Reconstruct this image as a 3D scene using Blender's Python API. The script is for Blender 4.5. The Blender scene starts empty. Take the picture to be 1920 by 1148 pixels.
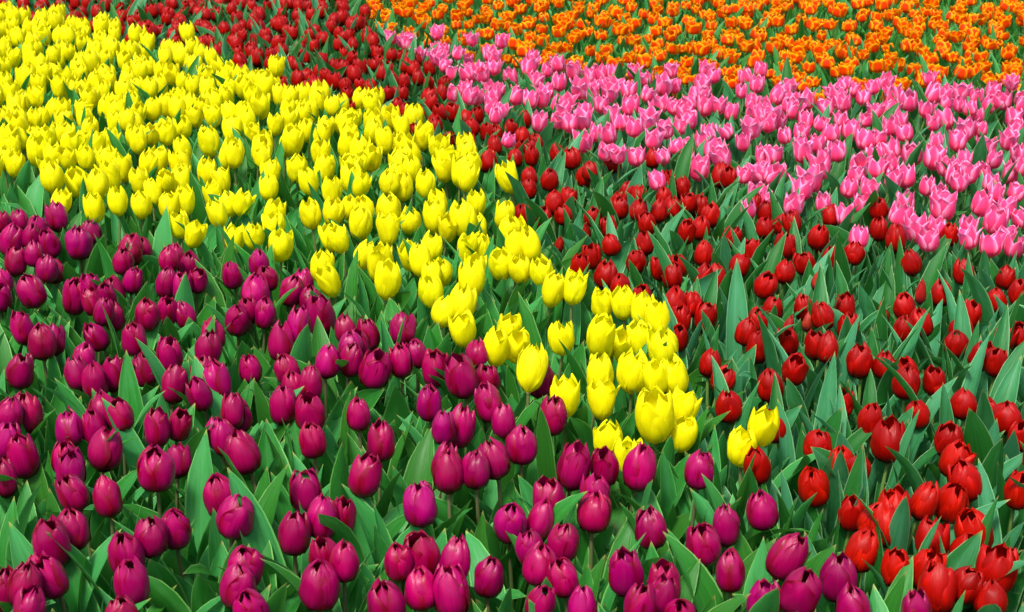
import bpy, math, random
import numpy as np
from mathutils import Vector, Matrix, Euler

random.seed(11)
rng = np.random.default_rng(11)
scene = bpy.context.scene
col = scene.collection
R = math.radians

# ------------------------------------------------------------------ camera
CAM = Vector((0.0, 0.0, 1.58)); PITCH = 18.85; FPX = 3000.0
cd = bpy.data.cameras.new("camera")
cam = bpy.data.objects.new("camera", cd); col.objects.link(cam)
cam.location = CAM
cam.rotation_euler = (R(90 - PITCH), 0, 0)
cd.sensor_width = 36.0; cd.lens = FPX / 1920 * 36
cd.clip_start = 0.05; cd.clip_end = 600
cd.dof.use_dof = True; cd.dof.focus_distance = 3.6; cd.dof.aperture_fstop = 14.0
scene.camera = cam

# ------------------------------------------------------------------ light
SUN_EL, SUN_AZ = 58.0, 205.0      # azimuth clockwise from +Y: high, behind the camera's left shoulder
world = bpy.data.worlds.new("World"); scene.world = world; world.use_nodes = True
nt = world.node_tree; nt.nodes.clear()
wo = nt.nodes.new("ShaderNodeOutputWorld"); bg = nt.nodes.new("ShaderNodeBackground")
sky = nt.nodes.new("ShaderNodeTexSky"); sky.sky_type = 'NISHITA'; sky.sun_disc = False
sky.sun_elevation = R(SUN_EL); sky.sun_rotation = R(SUN_AZ)
sky.air_density = 1.0; sky.dust_density = 3.0; sky.ozone_density = 0.6
bg.inputs["Strength"].default_value = 0.085
nt.links.new(sky.outputs[0], bg.inputs[0]); nt.links.new(bg.outputs[0], wo.inputs[0])
sl = bpy.data.lights.new("sun", 'SUN'); sun = bpy.data.objects.new("sun", sl); col.objects.link(sun)
sl.energy = 1.5; sl.angle = R(10); sl.color = (1.0, 0.96, 0.9)
az = R(SUN_AZ)
sdir = Vector((math.sin(az) * math.cos(R(SUN_EL)), math.cos(az) * math.cos(R(SUN_EL)), math.sin(R(SUN_EL))))
sun.rotation_euler = sdir.to_track_quat('Z', 'Y').to_euler()
vs = scene.view_settings
vs.view_transform = 'Standard'; vs.look = 'None'; vs.gamma = 1.0; vs.use_curve_mapping = False
vs.exposure = 1.55

# ------------------------------------------------------------------ materials
def mat_base(name):
    m = bpy.data.materials.new(name); m.use_nodes = True
    n = m.node_tree.nodes; n.clear()
    return m, n, m.node_tree.links

class G:                                                # small node-graph helper
    def __init__(s, m): s.n = m.node_tree.nodes; s.l = m.node_tree.links
    def node(s, t, **kw):
        x = s.n.new(t)
        for k, v in kw.items(): setattr(x, k, v)
        return x
    def put(s, sock, v):
        if isinstance(v, bpy.types.NodeSocket): s.l.new(v, sock)
        elif isinstance(v, tuple) and len(v) == 3 and sock.type == 'RGBA': sock.default_value = (*v, 1)
        else: sock.default_value = v
    def math(s, op, a, b=0.0, c=0.0, clamp=False):
        x = s.node("ShaderNodeMath", operation=op, use_clamp=clamp)
        s.put(x.inputs[0], a); s.put(x.inputs[1], b); s.put(x.inputs[2], c); return x.outputs[0]
    def mix(s, f, a, b, blend='MIX'):
        x = s.node("ShaderNodeMix", data_type='RGBA', blend_type=blend)
        s.put(x.inputs[0], f); s.put(x.inputs[6], a); s.put(x.inputs[7], b); return x.outputs[2]
    def smooth(s, v, lo, hi, a=0.0, b=1.0):
        x = s.node("ShaderNodeMapRange", interpolation_type='SMOOTHSTEP')
        s.put(x.inputs[0], v); s.put(x.inputs[1], lo); s.put(x.inputs[2], hi); s.put(x.inputs[3], a); s.put(x.inputs[4], b)
        return x.outputs[0]
    def noise(s, vec, scale, detail=2.0, rough=0.5):
        x = s.node("ShaderNodeTexNoise"); s.l.new(vec, x.inputs["Vector"])
        x.inputs["Scale"].default_value = scale; x.inputs["Detail"].default_value = detail; x.inputs["Roughness"].default_value = rough
        return x.outputs[0]

def stretched(g, su, sv, rnd):
    uv = g.node("ShaderNodeUVMap"); uv.uv_map = "UVMap"
    sep = g.node("ShaderNodeSeparateXYZ"); g.l.new(uv.outputs[0], sep.inputs[0])
    cmb = g.node("ShaderNodeCombineXYZ")
    g.l.new(g.math('MULTIPLY', sep.outputs[0], su), cmb.inputs[0]); g.l.new(g.math('MULTIPLY', sep.outputs[1], sv), cmb.inputs[1])
    g.l.new(g.math('MULTIPLY', rnd, 37.0), cmb.inputs[2])
    return sep.outputs[0], sep.outputs[1], cmb.outputs[0]

def petal_material(name, mid, edge, base, edge_lo=0.45, edge_hi=1.0, base_hi=0.28, rough=0.42, transl=0.3, tcol=None, tip=None, sheen=0.15, spec=0.35, streak=0.5):
    m, n, l = mat_base(name); g = G(m)
    oi = g.node("ShaderNodeObjectInfo"); geo = g.node("ShaderNodeNewGeometry")
    rnd = g.math('FRACT', g.math('ADD', oi.outputs["Random"], geo.outputs["Random Per Island"]))
    u, v, vec = stretched(g, 26.0, 1.6, rnd)
    e = g.math('ABSOLUTE', g.math('MULTIPLY_ADD', u, 2.0, -1.0))
    fine = g.noise(vec, 1.0, 3.0, 0.6)
    u2, v2, vec2 = stretched(g, 3.0, 2.0, rnd)
    broad = g.noise(vec2, 1.0, 2.0, 0.5)
    ee = g.math('ADD', e, g.math('MULTIPLY_ADD', fine, 0.36, -0.18))
    c = g.mix(g.smooth(ee, edge_lo, edge_hi), mid, edge)
    if tip is not None:
        c = g.mix(g.smooth(g.math('ADD', v, g.math('MULTIPLY_ADD', fine, 0.2, -0.1)), tip[1], 1.0), c, tip[0])
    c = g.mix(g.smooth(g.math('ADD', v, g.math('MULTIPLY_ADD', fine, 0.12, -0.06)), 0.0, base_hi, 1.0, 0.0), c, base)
    val = g.math('ADD', g.math('MULTIPLY_ADD', fine, streak, 0.8 - streak / 2), g.math('MULTIPLY_ADD', broad, 0.5, -0.05))
    val = g.math('MULTIPLY', val, g.math('MULTIPLY_ADD', rnd, 0.22, 0.89))
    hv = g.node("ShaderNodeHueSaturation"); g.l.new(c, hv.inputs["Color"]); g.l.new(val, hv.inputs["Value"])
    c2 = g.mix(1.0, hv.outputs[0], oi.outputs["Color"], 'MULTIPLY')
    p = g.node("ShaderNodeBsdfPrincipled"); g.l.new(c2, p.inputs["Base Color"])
    g.put(p.inputs["Roughness"], rough); g.put(p.inputs["Specular IOR Level"], spec)
    g.put(p.inputs["Sheen Weight"], sheen); g.put(p.inputs["Sheen Roughness"], 0.35)
    g.l.new(g.mix(0.5, c2, (1, 1, 1)), p.inputs["Sheen Tint"])
    bump = g.node("ShaderNodeBump"); bump.inputs["Strength"].default_value = 0.35; bump.inputs["Distance"].default_value = 0.002
    g.l.new(g.math('ADD', fine, broad), bump.inputs["Height"]); g.l.new(bump.outputs[0], p.inputs["Normal"])
    t = g.node("ShaderNodeBsdfTranslucent")
    g.l.new(g.mix(0.6, c2, tcol or edge), t.inputs["Color"])
    ms = g.node("ShaderNodeMixShader"); ms.inputs[0].default_value = transl
    g.l.new(p.outputs[0], ms.inputs[1]); g.l.new(t.outputs[0], ms.inputs[2])
    o = g.node("ShaderNodeOutputMaterial"); g.l.new(ms.outputs[0], o.inputs[0])
    return m

PETAL = {
 'p': petal_material("magenta petal", (0.35, 0.0003, 0.074), (0.22, 0.0002, 0.012), (0.06, 0.0004, 0.005), edge_lo=0.35, base_hi=0.5, rough=0.30, transl=0.22, sheen=0.0, spec=0.30, streak=0.75),  # margin naturally crimson; shade between petals also painted into margin and dark foot
 'y': petal_material("yellow petal", (0.87, 0.81, 0.002), (0.93, 0.88, 0.003), (0.66, 0.60, 0.004), base_hi=0.3, rough=0.5, transl=0.3, sheen=0.0, spec=0.12, streak=0.3),
 'r': petal_material("red petal", (0.34, 0.0022, 0.0008), (0.48, 0.004, 0.001), (0.05, 0.001, 0.001), base_hi=0.5, rough=0.38, transl=0.2, sheen=0.0, spec=0.18, streak=0.75),  # near-black foot paints the shade low on the bloom into the petal colour
 'k': petal_material("pink petal", (0.96, 0.062, 0.22), (0.98, 0.46, 0.74), (0.92, 0.010, 0.045), edge_lo=0.28, edge_hi=1.05, base_hi=0.6, rough=0.5, transl=0.3, sheen=0.0, spec=0.10, streak=0.35),
 'o': petal_material("orange petal", (0.84, 0.040, 0.001), (0.96, 0.46, 0.002), (0.82, 0.060, 0.002), edge_lo=0.35, edge_hi=0.95, tip=((0.96, 0.46, 0.002), 0.72), rough=0.5, transl=0.3, sheen=0.0, spec=0.10, streak=0.3),
}

def leaf_material(name, green, pale, edge):
    m, n, l = mat_base(name); g = G(m)
    oi = g.node("ShaderNodeObjectInfo"); geo = g.node("ShaderNodeNewGeometry")
    rnd = g.math('FRACT', g.math('ADD', oi.outputs["Random"], geo.outputs["Random Per Island"]))
    u, v, vec = stretched(g, 22.0, 1.0, rnd)
    e = g.math('ABSOLUTE', g.math('MULTIPLY_ADD', u, 2.0, -1.0))
    veins = g.noise(vec, 1.0, 2.0, 0.6)
    u2, v2, vec2 = stretched(g, 2.5, 4.0, rnd)
    cloud = g.noise(vec2, 1.2, 3.0, 0.6)
    waxy = g.smooth(g.math('ADD', cloud, g.math('MULTIPLY_ADD', rnd, 0.5, -0.25)), 0.35, 0.75)
    c = g.mix(waxy, green, pale)
    c = g.mix(g.smooth(v, 0.0, 0.35, 0.55, 0.0), c, (0.16, 0.26, 0.06))
    c = g.mix(g.smooth(e, 0.88, 0.97, 0.0, 0.8), c, edge)
    c = g.mix(g.smooth(v, 0.965, 1.0, 0.0, 0.8), c, (0.42, 0.34, 0.09))
    val = g.math('ADD', g.math('MULTIPLY_ADD', veins, 0.85, 0.42), g.math('MULTIPLY_ADD', rnd, 0.4, -0.04))
    hv = g.node("ShaderNodeHueSaturation"); g.l.new(c, hv.inputs["Color"]); g.l.new(val, hv.inputs["Value"])
    g.l.new(g.math('MULTIPLY_ADD', rnd, 0.03, 0.485), hv.inputs["Hue"])
    p = g.node("ShaderNodeBsdfPrincipled"); g.l.new(hv.outputs[0], p.inputs["Base Color"])
    g.put(p.inputs["Roughness"], g.math('MULTIPLY_ADD', cloud, 0.25, 0.34)); g.put(p.inputs["Specular IOR Level"], 0.3)
    bump = g.node("ShaderNodeBump"); bump.inputs["Strength"].default_value = 0.5; bump.inputs["Distance"].default_value = 0.002
    g.l.new(veins, bump.inputs["Height"]); g.l.new(bump.outputs[0], p.inputs["Normal"])
    t = g.node("ShaderNodeBsdfTranslucent"); g.l.new(g.mix(0.5, hv.outputs[0], (0.10, 0.40, 0.04)), t.inputs["Color"])
    ms = g.node("ShaderNodeMixShader"); ms.inputs[0].default_value = 0.28
    g.l.new(p.outputs[0], ms.inputs[1]); g.l.new(t.outputs[0], ms.inputs[2])
    o = g.node("ShaderNodeOutputMaterial"); g.l.new(ms.outputs[0], o.inputs[0])
    return m

LEAF_GREEN = leaf_material("grass green leaf", (0.023, 0.205, 0.019), (0.048, 0.275, 0.052), (0.24, 0.54, 0.14))
LEAF_WAXY = leaf_material("waxy blue green leaf", (0.019, 0.165, 0.030), (0.052, 0.250, 0.090), (0.28, 0.54, 0.24))
LEAF_OF = {'p': LEAF_GREEN, 'y': LEAF_GREEN, 'r': LEAF_WAXY, 'k': LEAF_WAXY, 'o': LEAF_GREEN}

def stem_material(name, low, high):
    m, n, l = mat_base(name); g = G(m)
    tc = g.node("ShaderNodeTexCoord"); sep = g.node("ShaderNodeSeparateXYZ"); g.l.new(tc.outputs["Generated"], sep.inputs[0])
    ns = g.noise(tc.outputs["Object"], 90.0, 3.0)
    c = g.mix(g.smooth(sep.outputs[2], 0.3, 1.0), low, high)
    c = g.mix(g.math('MULTIPLY', ns, 0.5), c, (0.10, 0.14, 0.03))
    p = g.node("ShaderNodeBsdfPrincipled"); g.l.new(c, p.inputs["Base Color"]); g.put(p.inputs["Roughness"], 0.45)
    o = g.node("ShaderNodeOutputMaterial"); g.l.new(p.outputs[0], o.inputs[0])
    return m
STEM = {'p': stem_material("stem flushed purple", (0.08, 0.20, 0.03), (0.10, 0.09, 0.045)),
        'y': stem_material("stem dull green", (0.07, 0.18, 0.03), (0.13, 0.16, 0.05)),
        'r': stem_material("stem green", (0.07, 0.20, 0.03), (0.12, 0.24, 0.05))}
STEM['k'] = STEM['r']; STEM['o'] = STEM['r']

m, n, l = mat_base("anthers"); g = G(m)
p = g.node("ShaderNodeBsdfPrincipled"); tc = g.node("ShaderNodeTexCoord")
g.l.new(g.mix(g.noise(tc.outputs["Object"], 300.0), (0.03, 0.02, 0.03), (0.30, 0.28, 0.05)), p.inputs["Base Color"]); g.put(p.inputs["Roughness"], 0.8)
o = g.node("ShaderNodeOutputMaterial"); g.l.new(p.outputs[0], o.inputs[0]); ANTHER = m

m, n, l = mat_base("garden soil"); g = G(m)
tc = g.node("ShaderNodeTexCoord")
n1 = g.noise(tc.outputs["Object"], 2.0, 6.0, 0.6); n2 = g.noise(tc.outputs["Object"], 60.0, 6.0, 0.7)
c = g.mix(n1, (0.022, 0.014, 0.009), (0.055, 0.036, 0.022)); c = g.mix(g.smooth(n2, 0.5, 0.75, 0.0, 0.6), c, (0.085, 0.062, 0.042))
p = g.node("ShaderNodeBsdfPrincipled"); g.l.new(c, p.inputs["Base Color"]); g.put(p.inputs["Roughness"], 0.95)
bump = g.node("ShaderNodeBump"); bump.inputs["Strength"].default_value = 0.9; bump.inputs["Distance"].default_value = 0.02
g.l.new(n2, bump.inputs["Height"]); g.l.new(bump.outputs[0], p.inputs["Normal"])
o = g.node("ShaderNodeOutputMaterial"); g.l.new(p.outputs[0], o.inputs[0]); SOIL = m

# ------------------------------------------------------------------ mesh helpers
def curve(x, xs, ys):
    """smooth interpolation through points (Catmull-Rom)"""
    xs = np.asarray(xs, float); ys = np.asarray(ys, float); x = np.asarray(x, float)
    m_ = np.gradient(ys, xs)
    i = np.clip(np.searchsorted(xs, x, side='right') - 1, 0, len(xs) - 2)
    h = xs[i + 1] - xs[i]; t = (x - xs[i]) / h
    return ((2*t**3 - 3*t**2 + 1) * ys[i] + (t**3 - 2*t**2 + t) * h * m_[i] + (-2*t**3 + 3*t**2) * ys[i+1] + (t**3 - t**2) * h * m_[i+1])

def grid_faces(nu, nv, off=0):
    i = np.arange(nv - 1)[:, None] * nu + np.arange(nu - 1)[None, :]
    f = np.stack([i, i + 1, i + 1 + nu, i + nu], -1).reshape(-1, 4)
    return f + off

def make_mesh(name, verts, faces, uvs, mats, smooth=True, mat_index=None):
    me = bpy.data.meshes.new(name)
    nvt, nf = len(verts), len(faces)
    me.vertices.add(nvt); me.vertices.foreach_set("co", np.asarray(verts, np.float32).ravel())
    me.loops.add(nf * 4); me.loops.foreach_set("vertex_index", np.asarray(faces, np.int32).ravel())
    me.polygons.add(nf); me.polygons.foreach_set("loop_start", np.arange(0, nf * 4, 4, dtype=np.int32))
    me.polygons.foreach_set("loop_total", np.full(nf, 4, np.int32)) if bpy.app.version < (3, 6) else None
    if smooth: me.polygons.foreach_set("use_smooth", np.ones(nf, bool))
    if uvs is not None:
        uvl = me.uv_layers.new(name="UVMap"); uvl.data.foreach_set("uv", np.asarray(uvs, np.float32)[np.asarray(faces).ravel()].ravel())
    for mt in mats: me.materials.append(mt)
    if mat_index is not None: me.polygons.foreach_set("material_index", np.asarray(mat_index, np.int32))
    me.update(calc_edges=True); me.validate()
    return me

# shapes: H height, RR radius, profile of radius against height for a shut (a) and an open (b) bloom, A half angle of a petal
PV = [0, .05, .14, .3, .48, .68, .85, 1.0]
STYLE = {
 'p': dict(H=.086, RR=.0298, a=[.16, .54, .82, .99, 1.03, .96, .76, .36], b=[.16, .52, .80, .99, 1.04, 1.0, .88, .68], A=70, sharp=.22),
 'y': dict(H=.098, RR=.0342, a=[.16, .44, .68, .90, 1.01, 1.0, .90, .66], b=[.16, .42, .64, .86, .98, 1.04, 1.07, 1.10], A=62, sharp=.62),
 'r': dict(H=.080, RR=.0305, a=[.16, .54, .82, .99, 1.04, .96, .76, .40], b=[.16, .50, .76, .96, 1.04, 1.02, .92, .76], A=68, sharp=.34),
 'k': dict(H=.073, RR=.0300, a=[.18, .52, .78, .96, 1.0, .94, .82, .66], b=[.18, .50, .76, .95, 1.03, 1.08, 1.16, 1.32], A=55, sharp=.9),
 'o': dict(H=.056, RR=.0335, a=[.18, .55, .84, .99, 1.0, .96, .86, .70], b=[.18, .55, .84, 1.0, 1.06, 1.10, 1.14, 1.20], A=55, sharp=.6),
 'b': dict(H=.066, RR=.0155, a=[.30, .60, .86, 1.0, .98, .80, .50, .15], b=[.30, .60, .86, 1.0, .98, .82, .55, .22], A=66, sharp=.8),
}
def petal_grid(st, k, opn, r_, nu=9, nv=12):
    """one petal of a bloom: k 0..5, even ones outer. Returns verts and uvs; the bloom stands on the origin."""
    outer = (k % 2 == 0)
    t = np.linspace(0, 1, nv); v = 1 - (1 - t) ** 1.35
    v[-1] = 1.0
    u = np.linspace(-1, 1, nu)
    sharp = np.clip(st['sharp'] + r_.normal(0, .18), 0, 1)
    wv = [0, .05, .14, .3, .46, .62, .78, .9, .96, 1]
    blunt = np.array([.34, .5, .72, .93, 1.0, .99, .90, .72, .50, .05]); pointed = np.array([.34, .5, .74, .96, 1.0, .92, .66, .34, .16, .015])
    wid = curve(v, wv, blunt * (1 - sharp) + pointed * sharp)
    o_ = np.clip(opn + r_.normal(0, .26), -0.25, 1.5)
    if not outer: o_ = o_ - .40
    elif r_.random() < .10: o_ = min(o_ + .9, 1.7)
    prof = curve(v, PV, np.array(st['a']) * (1 - o_) + np.array(st['b']) * o_)
    if not outer and st['A'] > 58: prof = prof * (1 - .32 * np.clip((v - .66) / .34, 0, 1) ** 1.4)
    rough_ = .5 if st['A'] < 58 else 1.0
    Rr = st['RR'] * (1.0 if outer else .93) * (1 + r_.normal(0, .015))
    Hh = st['H'] * (r_.uniform(.94, 1.0) if outer else r_.uniform(.99, 1.10))
    A = R(st['A']) * r_.uniform(.92, 1.05)
    phi0 = R(60 * k + r_.normal(0, 5))
    U, V = np.meshgrid(u, v); W = wid[:, None]
    # round the tip: the margin sits lower than the middle line
    zz = V * Hh - (np.abs(U) ** 2.2) * Hh * (.05 + .05 * sharp) * np.clip((V - .45) / .55, 0, 1)
    ph = phi0 + U * W * A + r_.normal(0, .03) * V
    curl = r_.uniform(-.20, -.04) if outer else r_.uniform(-.08, .05)
    ra = Rr * (prof[:, None] * (1 + curl * U ** 2 * np.clip(V * 1.6 - .2, 0, 1)))
    ra -= Rr * r_.uniform(-.02, .08) * np.exp(-(U / .2) ** 2) * np.sin(np.pi * np.clip(V, 0, 1)) * (1 if outer else -.5)
    for _ in range(4):
        fu, fv, p1, p2 = r_.uniform(.8, 3.2), r_.uniform(.8, 2.8), r_.uniform(0, 6.3), r_.uniform(0, 6.3)
        ra += rough_ * Rr * r_.uniform(.016, .055) * np.sin(fu * U * 2 + p1) * np.sin(fv * V * 3.1 + p2) * np.clip(V * 3, 0, 1)
    edge_f = np.clip((V - .5) * 2, 0, 1)
    zz += Hh * .028 * edge_f * np.sin(U * r_.uniform(3, 7) + r_.uniform(0, 6.3))
    ra += Rr * .05 * edge_f * np.abs(U) * np.sin(V * 14 + r_.uniform(0, 6.3)) * r_.uniform(.2, 1)
    X = ra * np.sin(ph); Y = ra * np.cos(ph)
    vv = np.stack([X, Y, zz], -1).reshape(-1, 3)
    uv = np.stack([(U + 1) / 2, V], -1).reshape(-1, 2)
    return vv, uv

def tube(pts, rad, n=6):
    pts = np.asarray(pts, float); m_ = len(pts)
    tan = np.gradient(pts, axis=0); tan /= np.linalg.norm(tan, axis=1)[:, None]
    a = np.cross(tan, [0.0, 1.0, 0.0]); a /= np.linalg.norm(a, axis=1)[:, None] + 1e-9; b = np.cross(tan, a)
    th = np.linspace(0, 2 * np.pi, n + 1)
    rad = np.broadcast_to(rad, (m_,))
    vv = pts[:, None, :] + rad[:, None, None] * (np.cos(th)[None, :, None] * a[:, None, :] + np.sin(th)[None, :, None] * b[:, None, :])
    return vv.reshape(-1, 3), grid_faces(n + 1, m_), None

def heart_mesh(vk):
    """ovary and six stamens in the floor of a bloom, and the short swelling on top of the stem"""
    V, F = [], []; off = 0
    def add(v, f):
        nonlocal off
        V.append(v); F.append(f + off); off += len(v)
    add(*tube([(0, 0, -.004), (0, 0, -.001), (0, 0, .003), (0, 0, .004)], [.0032, .0052, .0050, .001], 8)[:2])
    add(*tube([(0, 0, .003), (0, 0, .012), (0, 0, .022), (0, 0, .026)], [.003, .0045, .0036, .005], 6)[:2])
    for k in range(6):
        a = R(60 * k + 20); c, s = math.cos(a), math.sin(a)
        add(*tube([(c*.003, s*.003, .003), (c*.008, s*.008, .014), (c*.009, s*.009, .022), (c*.0085, s*.0085, .029)], [.0008, .0009, .0020, .0010], 4)[:2])
    return make_mesh("bloom", np.concatenate(V), np.concatenate(F), None, [ANTHER])

def petals_joined(st, opn, r_, nu=5, nv=7):
    V, U, F = [], [], []
    for k in range(6):
        v, uv = petal_grid(st, k, opn, r_, nu, nv)
        F.append(grid_faces(nu, nv, k * nu * nv)); V.append(v); U.append(uv)
    return np.concatenate(V), np.concatenate(U), np.concatenate(F)

def leaf_grid(L, W, lean, bend, fold, twist, r_, nu=7, nv=15):
    """a leaf rising from the origin and leaning towards +Y; lean and bend in degrees, fold 0..1"""
    s = np.linspace(0, 1, nv); U = np.linspace(-1, 1, nu)
    th = R(lean) + R(bend) * s ** 2.0 - R(lean * .45) * np.sin(np.pi * s * .8)
    ds = L / (nv - 1)
    y = np.concatenate([[0], np.cumsum(np.sin(th[:-1]) * ds)]); z = np.concatenate([[0], np.cumsum(np.cos(th[:-1]) * ds)])
    wid = W / 2 * curve(s, [0, .1, .25, .42, .6, .78, .9, .97, 1], [.42, .52, .76, .95, 1.0, .80, .44, .15, .008])
    fo = fold * (1.15 - .55 * s)
    tw = R(twist) * s ** 1.5
    out = np.zeros((nv, nu, 3)); ph1, ph2 = r_.uniform(0, 6.3, 2); amp = r_.uniform(.02, .12)
    for i in range(nv):
        n_ = np.array([0, -math.cos(th[i]), math.sin(th[i])])       # upper face, towards the stem
        x_ = np.array([1.0, 0, 0]); t_ = np.array([0, math.sin(th[i]), math.cos(th[i])])
        c, s_ = math.cos(tw[i]), math.sin(tw[i])
        xx = c * x_ + s_ * n_; nn = -s_ * x_ + c * n_
        a = R(75) * fo[i]
        lx = np.sin(U * a) / max(a, .05) * wid[i]; ln = (1 - np.cos(U * a)) / max(a, .05) * wid[i]
        ln = ln + amp * wid[i] * np.sin(s[i] * 9 + ph1 + (U > 0) * ph2) * U ** 2 * 2.2
        out[i] = np.array([0, y[i], z[i]]) + lx[:, None] * xx + ln[:, None] * nn
    UU, VV = np.meshgrid((U + 1) / 2, s)
    return out.reshape(-1, 3), np.stack([UU, VV], -1).reshape(-1, 2)
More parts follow.
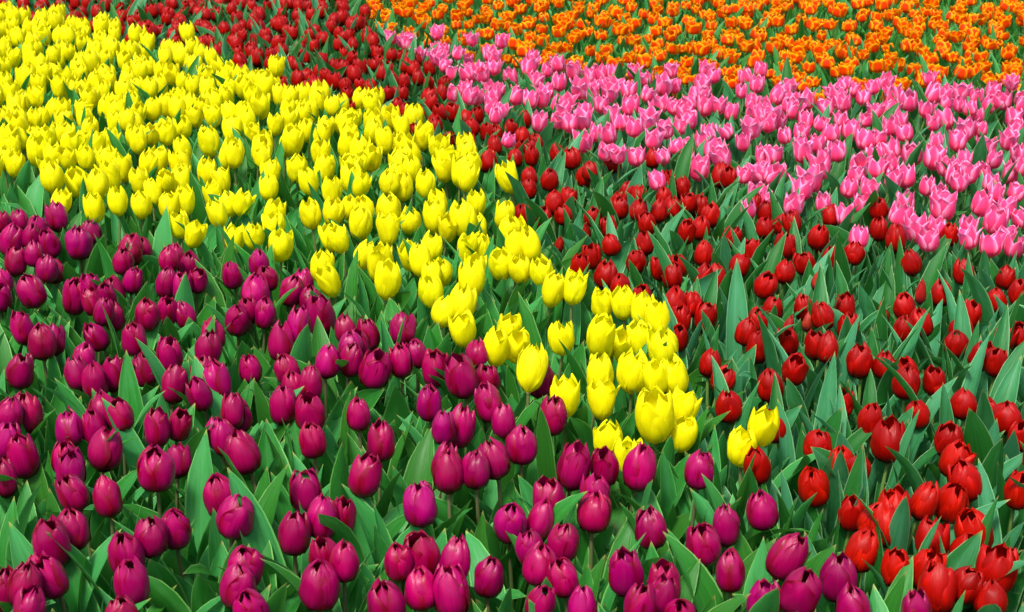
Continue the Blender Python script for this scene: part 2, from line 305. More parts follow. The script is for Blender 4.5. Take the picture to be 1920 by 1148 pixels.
# bloom centres read off the photograph in nine windows (x, y, width in a window enlarged 2.87 times)
TILES = {
 (0,748): {'p': """135 75 160;35 75 50;20 225 75;135 315 170;15 440 60;378 165 135;540 75 150;660 85 130;530 150 140;545 285 170;345 330 120;370 370 165;410 490 155;595 535 155;850 160 90;925 140 130;835 370 195;955 330 100;1190 160 80;1300 95 120;1215 220 80;1320 275 180;1515 40 150;1670 70 150;1680 210 150;385 700 170;280 780 190;300 950 140;215 940 90;125 1010 165;30 1020 80;125 1120 120;670 830 180;805 735 170;940 680 185;720 975 200;665 1160 130;1195 520 180;1250 620 190;1650 495 170;1585 720 185;1320 880 190;1270 1010 190;1390 1110 200;1710 990 210;1770 850 120;1740 650 50;1820 650 40"""},
 (640,748): {'p': """100 80 130;490 30 110;220 235 155;103 425 170;545 140 120;630 150 170;825 30 150;875 120 130;970 240 175;840 330 155;1110 90 150;540 350 130;590 385 170;700 390 105;435 565 190;900 650 165;1110 540 175;1230 385 170;1405 360 155;1600 380 180;1350 600 170;1370 510 120;1050 660 140;1045 790 150;1155 760 70;1085 910 120;1175 940 140;335 860 120;450 840 200;420 1040 100;310 1070 200;570 1050 210;620 870 130;765 950 165;1060 1080 165;1540 930 195;1670 700 160;1715 1060 160;1760 1010 100;1300 1150 90;1590 1100 60;10 880 60""",
   'y': """1425 225 50;1545 320 130;1690 100 220;1820 180 110;1400 10 50;1210 0 50"""},
 (1280,748): {'p': """85 390 140;130 770 185;255 690 120;255 930 165;450 600 170;525 830 190;620 1020 200;845 970 190;435 1120 180;940 1150 140;1260 1150 130;10 1150 40""",
   'y': """30 100 100;415 140 160;320 250 150""",
   'r': """270 50 110;525 150 65;420 370 110;855 10 120;745 235 140;1015 120 130;1120 230 190;1290 70 110;1435 230 140;1445 330 155;1545 440 165;1510 25 90;1665 90 60;1750 90 150;1815 180 90;1790 490 130;720 465 180;860 340 130;920 380 60;1280 555 100;1160 610 180;1430 550 165;915 620 130;1010 650 60;1095 700 80;1595 710 190;1365 770 190;1485 820 100;940 820 180;1180 910 140;1290 920 90;1400 1040 200;1665 930 215;1510 1000 50;1610 1060 40"""},
 (0,374): {'p': """15 115 60;110 110 90;200 145 120;310 100 110;497 170 105;70 215 145;295 235 110;425 230 160;70 340 110;185 290 100;150 200 60;15 440 85;5 530 50;185 480 150;245 365 110;290 390 80;700 270 135;775 260 60;905 310 90;950 320 110;1010 340 110;1050 430 50;420 520 150;480 470 70;510 550 80;570 520 100;625 490 110;690 440 85;650 330 50;545 600 70;620 630 100;545 715 120;790 615 135;735 755 130;880 455 110;985 470 105;915 595 90;985 610 110;1255 395 115;1385 335 120;1450 410 105;1350 490 150;1340 580 100;1425 610 120;1270 640 130;1550 490 120;1630 460 50;1665 545 120;1735 635 160;1600 690 130;135 700 120;220 770 140;290 760 100;100 920 145;445 860 120;430 940 60;500 970 140;595 960 110;795 920 90;890 850 135;935 1000 135;1140 720 115;1115 800 130;1095 930 120;1205 985 150;1090 1040 60;1490 780 150;1350 910 90;1560 900 130;1515 1050 145;1600 1020 60;1675 1000 100;1675 1120 140;1780 870 120;60 1080 110;140 1090 100;190 1090 50;550 1110 150;670 1110 120;920 1150 110;1300 1150 110;1230 1150 60;380 1150 50""",
   'y': """320 10 80;520 50 110;640 10 100;765 35 90;930 30 70;980 20 80;975 130 110;1040 170 100;1185 75 95;1240 20 80;1290 15 60;1260 210 110;1375 190 110;1455 80 110;1470 150 110;1520 240 130;1670 80 110;1780 60 110;1785 200 90;1745 370 120;1800 440 110"""},
 (640,374): {'p': """35 700 110;45 800 110;5 870 50;335 700 135;150 730 120;90 790 110;175 910 160;340 870 130;410 830 60;100 1110 120;515 910 140;490 1030 125;680 960 170;720 830 110;825 1030 160;590 1120 150;870 1140 100;1070 965 160;1110 1090 155;790 960 50""",
   'y': """50 40 100;135 40 100;95 130 130;5 210 50;15 440 75;245 165 125;270 60 130;380 110 110;500 100 125;575 150 60;670 110 150;740 150 100;730 15 90;530 10 80;870 80 100;110 290 115;185 350 140;240 330 120;240 440 150;365 300 100;475 260 110;440 340 110;490 400 110;530 390 100;510 500 120;655 270 110;740 260 110;695 350 120;700 440 135;540 600 60;900 160 90;960 170 110;1025 255 130;920 260 110;865 340 140;965 370 110;1110 385 110;1150 490 120;1215 480 120;1255 470 110;655 560 140;645 690 150;885 690 140;840 800 50;940 780 50;1405 560 95;1520 560 120;1615 600 110;1710 650 140;1200 740 140;1390 730 150;1395 790 110;1470 780 50;1625 750 150;1740 815 150;1010 930 160;1200 970 140;1400 950 150;1385 1060 80;1570 930 180;1720 950 120;1790 960 140;1680 1100 200;1830 1130 60""",
   'r': """985 70 90;1070 100 40;1140 25 90;1215 80 60;1350 80 85;1490 50 80;1455 150 75;1480 10 70;1600 60 60;1655 130 90;1700 70 60;1800 50 80;1635 240 90;1590 330 100;1355 310 100;1280 360 80;1410 410 120;1500 470 100;1730 370 110;1785 420 50;1810 350 70;1620 530 60;1815 560 60;1815 650 60;1810 740 70;1450 225 30""",
   'b': """1165 225 55;1320 160 30"""},
 (1280,374): {'r': """15 570 55;375 15 60;95 40 100;165 90 95;20 180 60;90 155 95;255 190 90;445 60 70;450 150 75;365 265 110;105 300 90;290 345 95;190 420 115;105 420 60;545 260 110;545 130 50;600 130 50;670 345 100;545 390 80;445 440 125;800 90 90;1050 50 100;1050 160 100;715 200 85;755 230 80;810 310 75;900 285 105;1140 220 110;1240 340 80;1435 185 95;480 580 105;110 640 120;400 640 90;665 580 50;770 630 95;885 580 60;865 680 115;1205 580 70;1400 510 95;1290 660 130;1190 690 50;1530 395 85;1750 420 90;1700 540 110;1540 610 80;1830 510 30;1800 720 100;1745 730 40;1510 700 110;1470 760 120;340 720 90;380 790 130;575 770 100;720 790 50;780 810 50;130 880 90;210 950 45;605 900 150;480 1010 60;280 1060 130;855 1035 125;970 880 140;1090 890 120;1195 985 145;1240 930 80;1360 980 110;1510 1070 100;1615 860 100;1680 870 40;1755 1070 155;1290 1120 110;1015 1130 130;1665 1130 60;5 790 30""",
   'b': """270 630 40;560 670 45;690 660 40;1085 595 60;1280 500 60;715 430 30""",
   'k': """590 20 120;360 50 70;880 90 80;1160 80 130;945 205 70;1280 160 120;1370 150 90;1550 210 100;1675 110 160;1665 240 120;1785 250 110;1600 20 130;1400 40 140;1200 20 100;1760 50 100;1820 90 80;960 20 70;760 10 80"""},
 (0,0): {'y': """25 90 70;95 100 70;228 108 68;70 190 75;150 150 80;10 160 50;180 230 95;245 195 70;310 200 60;365 180 80;15 240 50;455 175 60;450 240 70;540 195 70;615 180 65;595 265 100;665 265 60;500 250 70;505 340 110;720 270 40;780 280 85;735 280 60;970 300 80;1045 250 85;1145 320 65;1030 350 85;500 290 80;25 350 75;155 320 60;205 360 100;320 320 75;370 280 60;665 330 70;735 365 80;690 380 70;820 360 80;890 320 80;860 380 80;670 430 85;560 390 80;590 440 80;420 400 75;300 400 80;370 430 60;115 430 110;20 450 60;210 460 90;330 470 60;360 500 50;430 490 80;495 440 75;750 465 60;865 470 100;920 400 85;980 430 60;1035 460 70;1095 400 75;1190 360 80;1240 380 80;1200 440 80;1290 440 80;1350 430 80;1430 430 90;1230 470 70;1310 470 90;1390 440 80;70 570 110;130 560 60;270 580 90;335 590 80;200 520 80;430 590 80;470 650 95;500 520 80;560 580 90;555 500 70;650 560 90;15 640 35;100 660 80;160 650 80;225 630 65;740 600 80;820 590 90;905 575 90;1005 570 85;1065 620 80;1145 620 90;1150 540 120;1240 600 70;1310 600 100;1405 570 110;1510 520 90;1565 520 80;1640 510 60;1740 510 130;1800 570 70;1550 650 100;1640 600 90;1480 670 80;60 740 90;120 740 80;180 750 70;10 740 40;680 650 70;735 730 110;820 720 80;905 710 100;985 680 90;260 740 80;350 720 100;580 760 100;520 770 50;995 810 95;1130 770 120;1240 690 120;1245 790 90;1365 710 85;1440 750 100;1535 780 80;1660 700 85;1720 730 80;1755 680 80;1820 660 40;85 880 95;20 850 35;280 850 80;345 840 90;390 810 70;460 850 60;260 930 105;550 850 70;600 860 100;655 910 90;785 880 95;620 660 40;1210 850 80;1420 860 90;1600 910 110;1720 830 100;1730 910 110;325 1030 100;530 1000 120;640 1040 110;520 1090 110;760 980 100;765 1090 100;840 1030 80;885 960 90;960 990 120;995 950 80;960 1080 130;1190 960 105;1150 1060 60;1270 1050 120;1190 1120 100;1450 930 100;1445 1010 100;1680 980 100;1665 1100 100;1780 1030 110;1455 1140 100""",
   'r': """40 35 40;95 75 50;215 40 45;145 55 30;290 60 40;300 110 60;365 115 50;325 25 35;380 50 35;405 20 35;395 100 40;450 70 45;435 145 50;520 60 45;565 35 60;510 140 45;555 150 60;605 150 45;650 85 60;680 165 55;640 30 35;700 110 40;690 215 45;745 80 45;730 35 40;800 65 45;830 65 45;815 180 70;865 160 50;900 65 50;905 20 40;960 100 55;945 160 50;945 220 55;995 70 30;885 240 45;1000 210 40;990 30 35;1085 30 50;1140 80 50;1180 25 60;1255 40 50;1275 95 60;1070 145 45;1120 160 70;1140 235 75;1210 155 60;1195 260 50;1300 135 40;1305 20 40;1260 225 65;1295 200 50;1375 75 60;1400 150 45;1375 220 60;1440 220 50;1440 25 45;1490 110 50;1500 75 40;1530 30 35;1545 165 50;1530 220 45;1280 290 55;1290 345 60;1365 250 50;1455 300 60;1455 340 50;1475 385 40;1530 270 55;1610 255 50;1640 220 50;1610 30 45;1620 130 45;1690 165 40;1725 215 55;1730 65 60;1720 15 50;1790 110 55;1600 350 60;1640 410 50;1690 440 60;1715 320 50;1750 330 60;1785 350 50;1820 240 50;1820 180 35;1560 15 35;1475 30 30;1345 15 30;1655 35 30;1700 390 50;1760 400 50;1310 385 60;1520 465 50;915 275 40"""},
 (640,0): {'r': """20 55 50;80 125 80;40 185 40;10 200 30;145 205 60;60 240 50;10 290 40;55 310 60;100 370 100;190 280 70;150 275 40;180 345 50;215 395 50;265 370 40;270 295 60;320 300 60;350 360 60;395 370 70;480 370 65;360 320 50;25 455 60;25 510 50;110 455 60;160 460 60;340 440 60;465 440 60;410 420 40;545 440 60;545 510 55;255 500 40;330 500 80;340 590 70;300 560 50;435 605 75;535 610 70;665 640 65;735 620 70;720 690 50;770 720 50;835 705 55;895 690 35;510 690 60;560 750 60;660 780 70;690 760 50;835 785 70;795 870 100;970 730 50;1060 770 45;1025 800 60;940 850 70;960 800 50;1020 840 50;985 645 40;390 700 50;1165 830 50;1250 850 95;1320 940 95;1350 920 60;1445 880 95;1440 980 140;1120 965 95;1010 950 75;1005 1020 80;1680 850 80;1140 1095 85;1215 1080 60;1215 1130 60;1350 1130 80;1470 1090 90;985 1125 80;1550 1040 80;1600 1050 70;1600 1120 60;1680 1130 80;1770 960 80;1760 1000 80;1815 1020 50;1810 1100 80;1740 1060 50;30 580 50;490 780 50""",
   'b': """1180 820 30""",
   'y': """95 530 90;165 560 85;270 630 105;325 680 60;5 560 30;50 730 110;20 640 60;65 640 70;155 710 85;240 760 95;325 760 90;370 800 120;440 740 100;160 850 110;90 870 90;40 890 60;90 990 100;540 840 100;555 900 110;615 870 70;700 880 100;670 960 70;905 950 130;380 910 80;345 1000 110;255 980 100;290 940 90;455 1000 95;545 1030 90;735 1055 95;875 1120 100;60 1080 90;130 1070 100;180 1070 90;270 1100 120;385 1140 100;495 1110 110;690 1130 100;630 1130 80;320 1080 80""",
   'k': """230 190 60;270 200 70;355 230 80;330 220 50;390 240 50;415 290 70;480 285 60;540 265 75;625 280 70;540 320 70;550 350 70;600 395 80;665 320 80;795 290 80;1020 310 65;1010 365 90;705 390 100;765 400 80;820 360 80;780 360 60;915 410 100;1105 375 65;1170 340 100;1250 385 90;1035 430 90;1170 440 95;605 500 80;670 480 70;680 510 90;730 520 70;810 480 90;850 480 60;935 510 100;1010 540 80;1075 530 90;860 590 60;825 625 45;1060 655 90;1150 560 70;1210 550 110;1165 640 80;1235 660 100;1300 640 110;1340 410 80;1400 400 90;1460 390 70;1290 480 100;1340 510 80;1445 495 100;1400 560 80;1550 480 100;1640 510 70;1555 570 105;1640 415 70;1730 460 100;1800 465 60;1430 440 70;1460 620 90;1500 650 80;1580 680 100;1660 630 100;1720 560 90;1790 570 80;1440 720 95;1370 710 60;1755 700 80;1820 680 40;1670 750 95;1810 785 60;1490 820 80;1590 840 100;1740 840 50;1700 970 60;890 750 50;1445 800 40""",
   'o': """155 80 70;240 75 60;215 140 55;275 145 55;370 170 75;350 65 80;430 105 75;480 15 60;525 80 75;485 205 60;520 195 60;545 165 50;570 225 55;470 240 40;625 85 80;625 135 60;690 130 50;670 220 60;730 105 50;790 95 70;650 180 50;785 185 80;750 180 50;860 205 40;850 30 60;775 45 60;935 155 80;890 100 70;1010 125 70;960 50 70;1080 160 50;1085 220 80;1170 165 75;1180 105 80;1290 130 80;1255 205 70;1150 260 90;1215 255 40;940 235 80;1010 245 60;895 315 50;945 340 50;1080 330 50;1260 330 80;1330 370 60;1345 275 60;1430 265 80;1400 310 70;1470 335 90;1580 375 60;1630 330 110;1685 285 75;1600 265 50;1570 215 80;1510 220 60;1400 190 70;1340 165 60;1500 160 90;1550 150 60;1695 170 70;1800 160 80;1780 260 80;1800 355 70;1830 260 30;1630 75 70;1740 120 80;1275 30 60;1080 30 80;1170 20 50;1345 75 50;1410 80 60;1480 70 80;1560 40 70;1700 50 60;1780 60 80"""},
 (1280,0): {'k': """170 400 85;395 450 90;320 490 60;570 465 70;60 500 80;45 550 70;110 570 100;190 560 90;30 640 90;500 520 80;365 555 75;600 530 80;680 540 90;590 590 90;780 580 90;820 490 80;870 555 75;1025 455 75;1090 430 90;1215 540 110;1335 505 110;1420 550 50;1495 490 100;1580 520 80;1550 580 80;1640 560 90;1735 530 110;1790 625 100;1820 560 50;265 600 80;370 600 80;470 620 90;410 620 70;370 680 120;460 660 90;510 650 50;240 700 80;150 720 90;160 790 120;20 790 60;550 720 80;640 710 80;665 650 90;740 660 80;800 710 110;860 640 80;915 700 100;985 640 60;1045 595 90;1110 600 100;1120 680 90;1205 710 95;995 750 130;1060 740 50;650 820 110;640 770 80;720 770 90;765 850 70;835 810 110;1415 640 120;1340 660 40;1530 700 100;1600 690 80;1590 620 70;1480 760 100;1360 760 70;1635 785 100;1750 750 100;1810 820 80;1240 820 120;1350 850 120;1130 800 110;1050 830 80;1040 910 90;1120 880 80;1200 950 110;1415 900 60;1460 890 60;1520 860 90;1680 850 60;1570 930 110;1600 910 80;1770 940 90;1810 890 60;90 905 140;220 850 110;330 940 70;390 930 100;460 920 100;430 840 90;500 830 90;520 930 50;700 970 120;580 1060 130;780 1050 110;890 1010 90;930 930 50;1000 1010 90;960 1080 100;1220 1050 120;1130 960 100;1310 1000 90;1380 1050 110;1470 1030 100;1400 1110 120;1500 970 80;1600 1060 130;1680 1040 80;1790 1030 90;1700 1110 100;1780 1110 90;870 1120 80;1130 1110 80;450 1090 50""",
   'r': """220 950 110;250 960 70;380 1050 75;95 1090 90;10 1090 40;455 1110 60;800 1130 80;1055 1110 95;165 1140 80""",
   'o': """390 335 110;255 310 80;190 275 70;150 230 80;260 190 100;60 260 80;25 335 60;150 360 80;240 385 70;280 375 60;395 250 90;460 395 60;420 390 50;510 115 80;560 355 70;545 300 60;615 265 90;525 250 60;680 365 70;640 320 60;745 270 100;780 340 80;835 390 75;865 280 100;620 420 80;700 440 70;640 470 60;525 440 40;915 460 70;970 450 40;1145 480 60;1050 360 80;1120 310 80;1150 340 80;1025 245 80;930 220 80;975 290 60;1040 140 85;1170 125 75;1250 380 80;1320 370 50;1350 375 40;1290 435 80;1360 440 60;1210 250 100;1290 280 70;1380 280 80;1110 260 60;1500 390 100;1520 340 60;1610 360 90;1455 310 70;1560 290 90;1640 430 100;1700 420 60;1760 430 100;1790 390 60;1800 340 60;1555 225 100;1640 220 70;1750 290 80;1560 180 80;1690 165 85;1700 240 60;1670 510 50;1820 480 30;1770 255 60;1700 90 60;1640 45 75;1480 50 75;1445 90 60;1360 120 85;1270 110 80;1200 40 80;1130 80 70;700 130 90;750 190 60;640 120 50;900 140 80;840 60 80;790 130 80;400 180 90;440 120 60;330 110 70;265 125 75;220 70 70;300 45 70;130 80 80;150 140 60;60 150 90;80 45 60;20 105 60;390 30 80;500 60 70;560 30 80;690 50 80;950 20 80;1080 30 80;1330 30 80;1560 100 80;1740 30 90;1820 120 40;560 230 50;1100 530 40"""},
}

# ------------------------------------------------------------------ picture <-> ground
CT, ST = math.cos(R(PITCH)), math.sin(R(PITCH))
def unproject(px, py, z):
    a = (px - 960) / FPX; b = (py - 574) / FPX
    d = Vector((a, CT - b * ST, -ST - b * CT))
    return CAM + d * ((z - CAM.z) / d.z)
def project(p):
    q = Vector(p) - CAM; f = q.y * CT - q.z * ST; u = q.y * ST + q.z * CT
    return 960 + FPX * q.x / f, 574 - FPX * u / f, f
ZB = {'p': .355, 'y': .372, 'r': .338, 'k': .355, 'o': .30, 'b': .34}      # height of the middle of a bloom
def yo(x): return float(np.interp(x, [-2500, 0, 660, 700, 760, 820, 930, 1080, 1200, 1350, 1480, 1600, 1750, 1920, 3000], [-900, -330, -20, 30, 62, 80, 95, 130, 140, 150, 160, 175, 165, 185, 320]))
def yp(x): return float(np.interp(x, [700, 740, 780, 830, 900, 1010, 1150, 1300, 1420, 1600, 1700, 1830, 1920, 3000], [40, 75, 110, 190, 215, 250, 290, 330, 390, 400, 440, 475, 480, 760]))
def yt(x): return float(np.interp(x, [-900, -300, 0, 220, 350, 520, 640, 740, 810, 900, 960, 1000, 1070, 1180, 1270, 1300, 1330], [-160, -70, 15, 50, 80, 150, 170, 190, 230, 290, 310, 430, 500, 540, 600, 720, 850]))
def yb(x): return float(np.interp(x, [-900, -300, 0, 100, 200, 330, 430, 600, 700, 850, 960, 1050, 1180, 1330], [260, 330, 390, 390, 430, 455, 470, 545, 600, 655, 690, 790, 880, 920]))
def yr(x): return float(np.interp(x, [1330, 1500, 1600, 1660, 1900, 2600], [920, 960, 1060, 1148, 1600, 3000]))
def variety_at(x, y):
    if y < yo(x): return 'o'
    if x > 700 and y < yp(x): return 'k'
    if x < 1330:
        if y < yt(x): return 'r'
        return 'y' if y < yb(x) else 'p'
    return 'r' if y < yr(x) else 'p'

# ------------------------------------------------------------------ where the tulips stand
plants = []                                                # [kind, x, y, bloom z, scale, traced]
for (ox, oy), d in TILES.items():
    for k, s in d.items():
        for t_ in s.split(';'):
            x, y, w = map(float, t_.split()); x, y, w = ox + x / 2.87, oy + y / 2.87, w / 2.87
            if any(q[6] != (ox, oy) and q[0] == k and abs(x - q[7]) < .5 * max(w, q[9]) and abs(y - q[8]) < .75 * max(w, q[9]) for q in plants): continue
            z = ZB[k] + random.gauss(0, .012)
            if k == 'y' and y > 790 and x < 1300: z = .335         # two that stand low behind the magenta ones
            P = unproject(x, y, z); depth = project(P)[2]
            full = 2 * STYLE[k]['RR'] * 1.02 * FPX / depth
            sc = min(1.15, max(.84, .3 + .7 * w / full))
            plants.append([k, P.x, P.y, z, sc, True, (ox, oy), x, y, w])
arr = np.array([[p[1], p[2]] for p in plants])
for _ in range(8):                                         # blooms press against each other, they do not pass through
    for i in range(len(arr)):
        d = arr - arr[i]; r = np.hypot(d[:, 0], d[:, 1]); j = np.where((r < .050) & (r > 1e-6))[0]
        for q in j:
            push = d[q] / r[q] * (.050 - r[q]) * .25
            push[0] *= .5
            arr[q] += push; arr[i] -= push
for p, a in zip(plants, arr): p[1], p[2] = float(a[0]), float(a[1])

class Near:                                                # grid look-up of points
    def __init__(s, c=.08): s.c = c; s.g = {}
    def add(s, x, y): s.g.setdefault((int(x // s.c), int(y // s.c)), []).append((x, y))
    def free(s, x, y, r):
        i, j = int(x // s.c), int(y // s.c)
        return not any((a - x) ** 2 + (b - y) ** 2 < r * r for di in (-1, 0, 1) for dj in (-1, 0, 1) for a, b in s.g.get((i + di, j + dj), ()))
near = Near()
for p in plants: near.add(p[1], p[2])
SPACING = {'o': .125, 'k': .105, 'r': .100, 'y': .10, 'p': .11}
MAXN = {'o': 300, 'k': 250, 'r': 299, 'y': 315, 'p': 200}
count = {k: sum(1 for p in plants if p[0] == k) for k in MAXN}
extra = []; leafy = []
for _ in range(90000):
    y = random.uniform(1.5, 13.0); hw = .33 * y + .5
    x = random.uniform(-hw, hw)
    kx, ky, _d = project((x, y, .34)); k = variety_at(kx, ky)
    z = ZB[k] + random.gauss(0, .014); px, py, depth = project((x, y, z)); k = variety_at(px, py); z = ZB[k] + random.gauss(0, .014)
    inside = -25 < px < 1945 and -12 < py < 1175
    if k in 'ry' and inside and not (py < 330 and px < 900): continue
    if k == 'p' and inside: continue
    if k == 'k' and inside and random.random() < .8: continue
    if not near.free(x, y, (SPACING[k] if k != 'y' else .096) * (1.0 if inside else 1.12)): continue
    near.add(x, y)
    extra.append([k, x, y, z, random.uniform(.88, 1.08), False, None, px, py, 0, inside, depth])
extra.sort(key=lambda p: p[11])
mass = []
for p in extra:
    if p[10] and 0 < p[7] < 1920 and 4 < p[8] < 1148 and count[p[0]] < MAXN[p[0]]:
        plants.append(p[:10]); count[p[0]] += 1
    else: mass.append(p)
for _ in range(90000):                                     # plants that show leaves only
    y = random.uniform(1.3, 13.2); hw = .33 * y + .6; x = random.uniform(-hw, hw)
    if near.free(x, y, .056): near.add(x, y); leafy.append((x, y))
print("plants", count, len(plants), "mass", len(mass), "leafy", len(leafy))

# ------------------------------------------------------------------ setting
def obj(name, me, parent=None):
    o = bpy.data.objects.new(name, me); col.objects.link(o)
    if parent: o.parent = parent
    return o
gs = 250
n_ = 2
me = make_mesh("soil_ground", [(-gs, -gs, 0), (gs, -gs, 0), (-gs, gs, 0), (gs, gs, 0)], [(0, 1, 3, 2)], [(0, 0), (1, 0), (0, 1), (1, 1)], [SOIL], smooth=False)
gobj = obj("ground", me); gobj['kind'] = 'structure'; gobj['label'] = 'dark brown garden soil under the tulips'

# ------------------------------------------------------------------ shared meshes
NV = 16
KINDNAME = {'p': 'magenta_tulip', 'y': 'yellow_tulip', 'r': 'red_tulip', 'k': 'pink_tulip', 'o': 'orange_tulip', 'b': 'red_tulip'}
lin = lambda a, c: [a + (c - a) * (i / 15) ** 1.4 for i in range(16)]
OPEN = {'p': lin(-.1, 1.35), 'y': lin(0, 1.3), 'r': lin(-.1, 1.3), 'k': lin(.3, 1.25), 'o': lin(.2, 1.3), 'b': lin(0, .9)}
PM, BM, HEART = {}, {}, {}
for k in 'pyrkob':
    mat = PETAL['r' if k == 'b' else k]
    HEART[k] = heart_mesh(k)
    for i in range(NV):
        r_ = np.random.default_rng(1000 * ord(k) + i)
        PM[k, i] = []
        for q in range(6):
            v, uv = petal_grid(STYLE[k], q, OPEN[k][i], r_)
            PM[k, i].append(make_mesh("petal", v, grid_faces(9, 12), uv, [mat]))
        V, U, F = petals_joined(STYLE[k], OPEN[k][i], np.random.default_rng(1000 * ord(k) + i), 7, 9)
        BM[k, i] = make_mesh("bloom", V, F, U, [mat])
LV = []
NL = 22
for i in range(NL):
    r_ = np.random.default_rng(500 + i)
    L = r_.uniform(.25, .36); W = r_.uniform(.042, .072)
    if i < 14: lean, bend, fold, twist = r_.uniform(5, 30), r_.uniform(-20, 55), r_.uniform(.35, 1.0), r_.normal(0, 42)
    elif i < 19: lean, bend, fold, twist = r_.uniform(18, 34), r_.uniform(30, 75), r_.uniform(.3, .8), r_.normal(0, 45)
    else: lean, bend, fold, twist = r_.uniform(16, 26), r_.uniform(70, 110), r_.uniform(.2, .5), r_.normal(0, 30)
    LV.append((L, W, lean, bend, fold, twist, 500 + i))
LM = {}
for mname, mt in (('g', LEAF_GREEN), ('w', LEAF_WAXY)):
    for i, a in enumerate(LV):
        v, uv = leaf_grid(*a[:6], np.random.default_rng(a[6]))
        LM[mname, i] = make_mesh("leaf", v, grid_faces(7, 15), uv, [mt])
SM = {}
for k in 'pyr':
    for i in range(4):
        r_ = np.random.default_rng(70 + i); a, b = r_.normal(0, .006, 2)
        t = np.linspace(0, 1, 7)
        pts = np.stack([a * np.sin(np.pi * t), b * np.sin(np.pi * t), t], -1)
        v, f, _ = tube(pts * np.array([1, 1, 1.0]), .0036, 7)
        SM[k, i] = make_mesh("stem", v, f, None, [STEM[k]])

# ------------------------------------------------------------------ labels
ONES = "zero one two three four five six seven eight nine ten eleven twelve thirteen fourteen fifteen sixteen seventeen eighteen nineteen".split()
TENS = "zero ten twenty thirty forty fifty sixty seventy eighty ninety".split()
def say(n):
    n = max(0, min(99, int(n)))
    if n < 20: return ONES[n]
    return TENS[n // 10] + ("-" + ONES[n % 10] if n % 10 else "")
COLWORD = {'p': 'magenta', 'y': 'yellow', 'r': 'red', 'k': 'pink', 'o': 'orange', 'b': 'red'}
GROUP = {'p': 'magenta tulips in the bed nearest the camera', 'y': 'yellow tulips in the diagonal drift', 'r': 'red tulips in the band beyond the yellow',
         'k': 'pink tulips in the drift beside the red', 'o': 'orange tulips in the far bed', 'b': 'red tulips in the band beyond the yellow'}
used_labels = set()
def label_for(k, vi, px, py, lean_x, sc, others):
    op = OPEN[k][vi]
    form = 'tight-budded' if k == 'b' else ('wide-open' if op > .85 else 'narrow' if op < .42 else 'half-open') if k in 'ko' else ('closed' if op < .25 else 'open' if op > .8 else 'half-open')
    c = COLWORD[k]
    if k == 'o': c = 'yellow-edged orange'
    lead = f"{form} {c} tulip"
    if others: lead += f" beside a {others} one"
    elif lean_x < -.075: lead += " leaning left"
    elif lean_x > .075: lead += " leaning right"
    X, Y = px / 19.2, py / 11.48
    for fx, fy in ((0, 0), (1, 0), (0, 1), (1, 1)):
        def w(t, half):
            if half: return say(math.floor(t)) + ("-and-a-half" if t - math.floor(t) >= .5 else "-and-a-bit")
            return say(round(t))
        s = f"{lead}, {w(X, fx)} percent across, {w(Y, fy)} percent down the photo"
        if s not in used_labels: break
    while s in used_labels:
        X += .5; s = f"{lead}, {w(X, fx)} percent across, {w(Y, fy)} percent down the photo"
    used_labels.add(s)
    return s

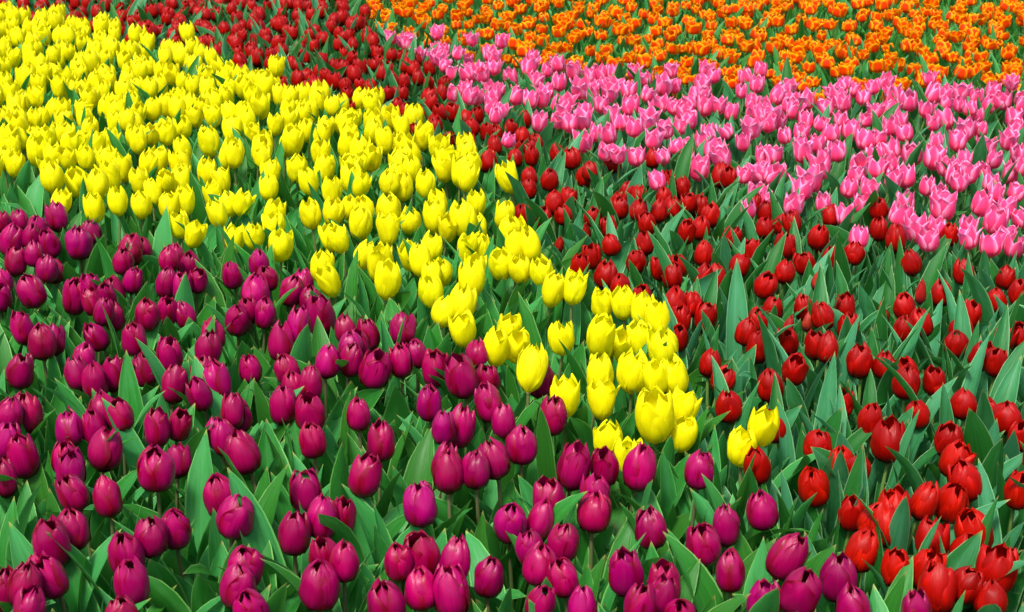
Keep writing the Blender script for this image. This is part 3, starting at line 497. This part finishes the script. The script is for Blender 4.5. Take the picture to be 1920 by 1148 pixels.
# ------------------------------------------------------------------ the tulips
XY = np.array([[p[1], p[2]] for p in plants])
def leaves_for(k, r, n):
    """azimuth, height on the stem, variant, scale of each leaf"""
    a0 = r.uniform(0, 2 * math.pi); out = []
    for i in range(n):
        a = a0 + i * 2.25 + r.gauss(0, .3)
        up = [0.0, .03, .08, .10][i]
        q = r.random(); vi = r.randrange(14) if q < .74 else r.randrange(14, 19) if q < .94 else r.randrange(19, NL)
        out.append((a, up, vi, (1.0 - .12 * i) * r.uniform(.84, 1.12)))
    return out
LEAFSC = {'p': 1.20, 'y': 1.22, 'r': 1.26, 'k': 1.16, 'o': .98, 'b': 1.26}
LEAFW = {'p': 1.08, 'y': .84, 'r': .74, 'k': .9, 'o': .85, 'b': .95}
rp = random.Random(5)
for idx, (k, x, y, z, sc, traced, _t, ix, iy, iw) in enumerate(plants):
    vi = rp.randrange(NV); st = STYLE[k]
    stylek = 'r' if k == 'b' else k
    tx, ty = rp.gauss(0, .07), rp.gauss(-.03, .06)         # lean of the whole plant
    Hc = z - st['H'] * sc * .5                              # height of the bloom's foot
    root = bpy.data.objects.new(KINDNAME[k], None); root.empty_display_size = .03
    col.objects.link(root)
    root.location = (x - tx * z, y - ty * z, 0)
    rot = Vector((tx, ty, 1)).to_track_quat('Z', 'Y')
    root.rotation_euler = rot.to_euler()
    px, py, depth = project((x, y, z))
    d2 = np.hypot(XY[:, 0] - x, XY[:, 1] - y); nb = [(d2[j], plants[j][0]) for j in np.where(d2 < .10)[0] if COLWORD[plants[j][0]] != COLWORD[k]]
    root['category'] = 'tulip'; root['group'] = GROUP[k]
    root['label'] = label_for(k, vi, min(max(px, 0), 1919), min(max(py, 0), 1147), tx, sc, COLWORD[min(nb)[1]] if nb else None)
    bright = rp.uniform(.84, 1.08); wc = (bright * rp.uniform(.97, 1.03), bright * rp.uniform(.9, 1.1), bright * rp.uniform(.8, 1.2), 1)
    if k == 'y': bright = rp.uniform(.96, 1.04); wc = (bright, bright * rp.uniform(.96, 1.02), 1, 1)
    if k == 'k': bright = rp.uniform(.94, 1.03); wc = (1, bright, bright, 1)
    if k == 'p' and rp.random() < .3: wc = (wc[0] * 1.15, wc[1], wc[2] * 1.45, 1)      # some are a lighter violet pink
    if k == 'r' and py > 830 and px > 1450 and rp.random() < .75: wc = (1.25, 2.2, 1, 1)             # the nearest reds are more scarlet
    if k == 'b': wc = (1, rp.uniform(2, 12), rp.uniform(2, 15), 1)
    near_enough = st['RR'] * 2 * FPX / depth > 33
    if near_enough:
        bl = obj("bloom", HEART[k], root)
        for q in range(6):
            pt = obj("petal", PM[k, vi][q], bl); pt.color = wc
    else:
        bl = obj("bloom", BM[k, vi], root); bl.color = wc
    Ls = Hc / CT * 0 + Hc                                    # along the stem
    bl.location = (0, 0, Ls)
    wide = rp.uniform(.92, 1.07); bl.scale = (sc * wide, sc * wide, sc * rp.uniform(.90, 1.10))
    bl.rotation_euler = (rp.gauss(0, .13), rp.gauss(0, .13), rp.uniform(0, 6.28))
    sm = obj("stem", SM[{'k': 'r', 'o': 'r', 'b': 'r'}.get(k, k), rp.randrange(4)], root); sm.scale = (1, 1, Ls + .002); sm.rotation_euler[2] = rp.uniform(0, 6.28)
    mk = 'w' if LEAF_OF[stylek] is LEAF_WAXY else 'g'
    for (a, up, lv, ls) in leaves_for(k, rp, 3):
        lf = obj("leaf", LM[mk, lv], root); lf.location = (math.sin(a) * .004, math.cos(a) * .004, up); lf.rotation_euler = (0, 0, -a)
        s_ = ls * LEAFSC[k]; lf.scale = (s_ * LEAFW[k], s_, s_)

# ------------------------------------------------------------------ what nobody could count: far and bordering blooms, and the undergrowth of leaves
def rotz(a):
    c, s = math.cos(a), math.sin(a); return np.array([[c, -s, 0], [s, c, 0], [0, 0, 1.0]])
MASSNAME = {'p': 'magenta_tulip_crowd', 'y': 'yellow_tulip_crowd', 'r': 'red_tulip_crowd', 'k': 'pink_tulip_crowd', 'o': 'orange_tulip_crowd'}
for k in 'pyrko':
    items = [p for p in mass if p[0] == k]
    if not items: continue
    lib = [petals_joined(STYLE[k], OPEN[k][i], np.random.default_rng(1000 * ord(k) + i), 5, 7) for i in range(NV)]
    V, U, F, MI = [], [], [], []; off = 0
    for p in items:
        v, uv, f = lib[rp.randrange(NV)]; sc = p[4]
        tilt = np.array(Euler((rp.gauss(0, .1), rp.gauss(0, .1), 0)).to_matrix())
        foot = p[3] - STYLE[k]['H'] * sc * .5
        vv = (v * sc) @ rotz(rp.uniform(0, 6.28)).T @ tilt.T + np.array([p[1], p[2], foot])
        V.append(vv); U.append(uv); F.append(f + off); MI.append(np.zeros(len(f), int)); off += len(vv)
        lx, ly = rp.gauss(0, .02), rp.gauss(0, .02)
        sv, sf, _ = tube([(p[1] + lx, p[2] + ly, 0), (p[1] + lx * .4, p[2] + ly * .4, foot * .5), (p[1], p[2], foot + .002)], .0036, 4)
        V.append(sv); U.append(np.zeros((len(sv), 2))); F.append(sf + off); MI.append(np.ones(len(sf), int)); off += len(sv)
    me = make_mesh(MASSNAME[k], np.concatenate(V), np.concatenate(F), np.concatenate(U), [PETAL[k], STEM[k]], mat_index=np.concatenate(MI))
    o = obj(MASSNAME[k], me); o['kind'] = 'stuff'; o['label'] = f'many more small {COLWORD[k]} tulips crowding the edge and distance of their bed'

libL = {}
for i, a in enumerate(LV):
    libL['hi', i] = (*leaf_grid(*a[:6], np.random.default_rng(a[6]), 5, 11), grid_faces(5, 11))
    libL['lo', i] = (*leaf_grid(*a[:6], np.random.default_rng(a[6]), 4, 7), grid_faces(4, 7))
for which, mt in (('g', LEAF_GREEN), ('w', LEAF_WAXY)):
    V, U, F = [], [], []; off = 0
    spots = [(x, y, 0) for x, y in leafy] + [(p[1], p[2], 1) for p in mass]
    for x, y, _m in spots:
        px, py, depth = project((x, y, .3)); k = variety_at(px, py)
        if ('w' if LEAF_OF[k] is LEAF_WAXY else 'g') != which: continue
        for (a, up, lv, ls) in leaves_for(k, rp, 3 if depth < 5 else 2):
            v, uv, f = libL['hi' if depth < 3.6 else 'lo', lv]
            s_ = ls * LEAFSC[k] * rp.uniform(.82, 1.0); ww = LEAFW[k]
            vv = (v * np.array([s_ * ww, s_, s_])) @ rotz(-a).T + np.array([x, y, up])
            V.append(vv); U.append(uv); F.append(f + off); off += len(vv)
    nm = {'g': 'green_tulip_foliage', 'w': 'bluish_tulip_foliage'}[which]
    me = make_mesh(nm, np.concatenate(V), np.concatenate(F), np.concatenate(U), [mt])
    o = obj(nm, me); o['kind'] = 'stuff'
    o['label'] = {'g': 'bright green undergrowth of lance-shaped tulip leaves', 'w': 'waxy bluish green undergrowth of lance-shaped tulip leaves'}[which]
    print(nm, len(me.polygons) * 2)
print("objects", len(bpy.data.objects))
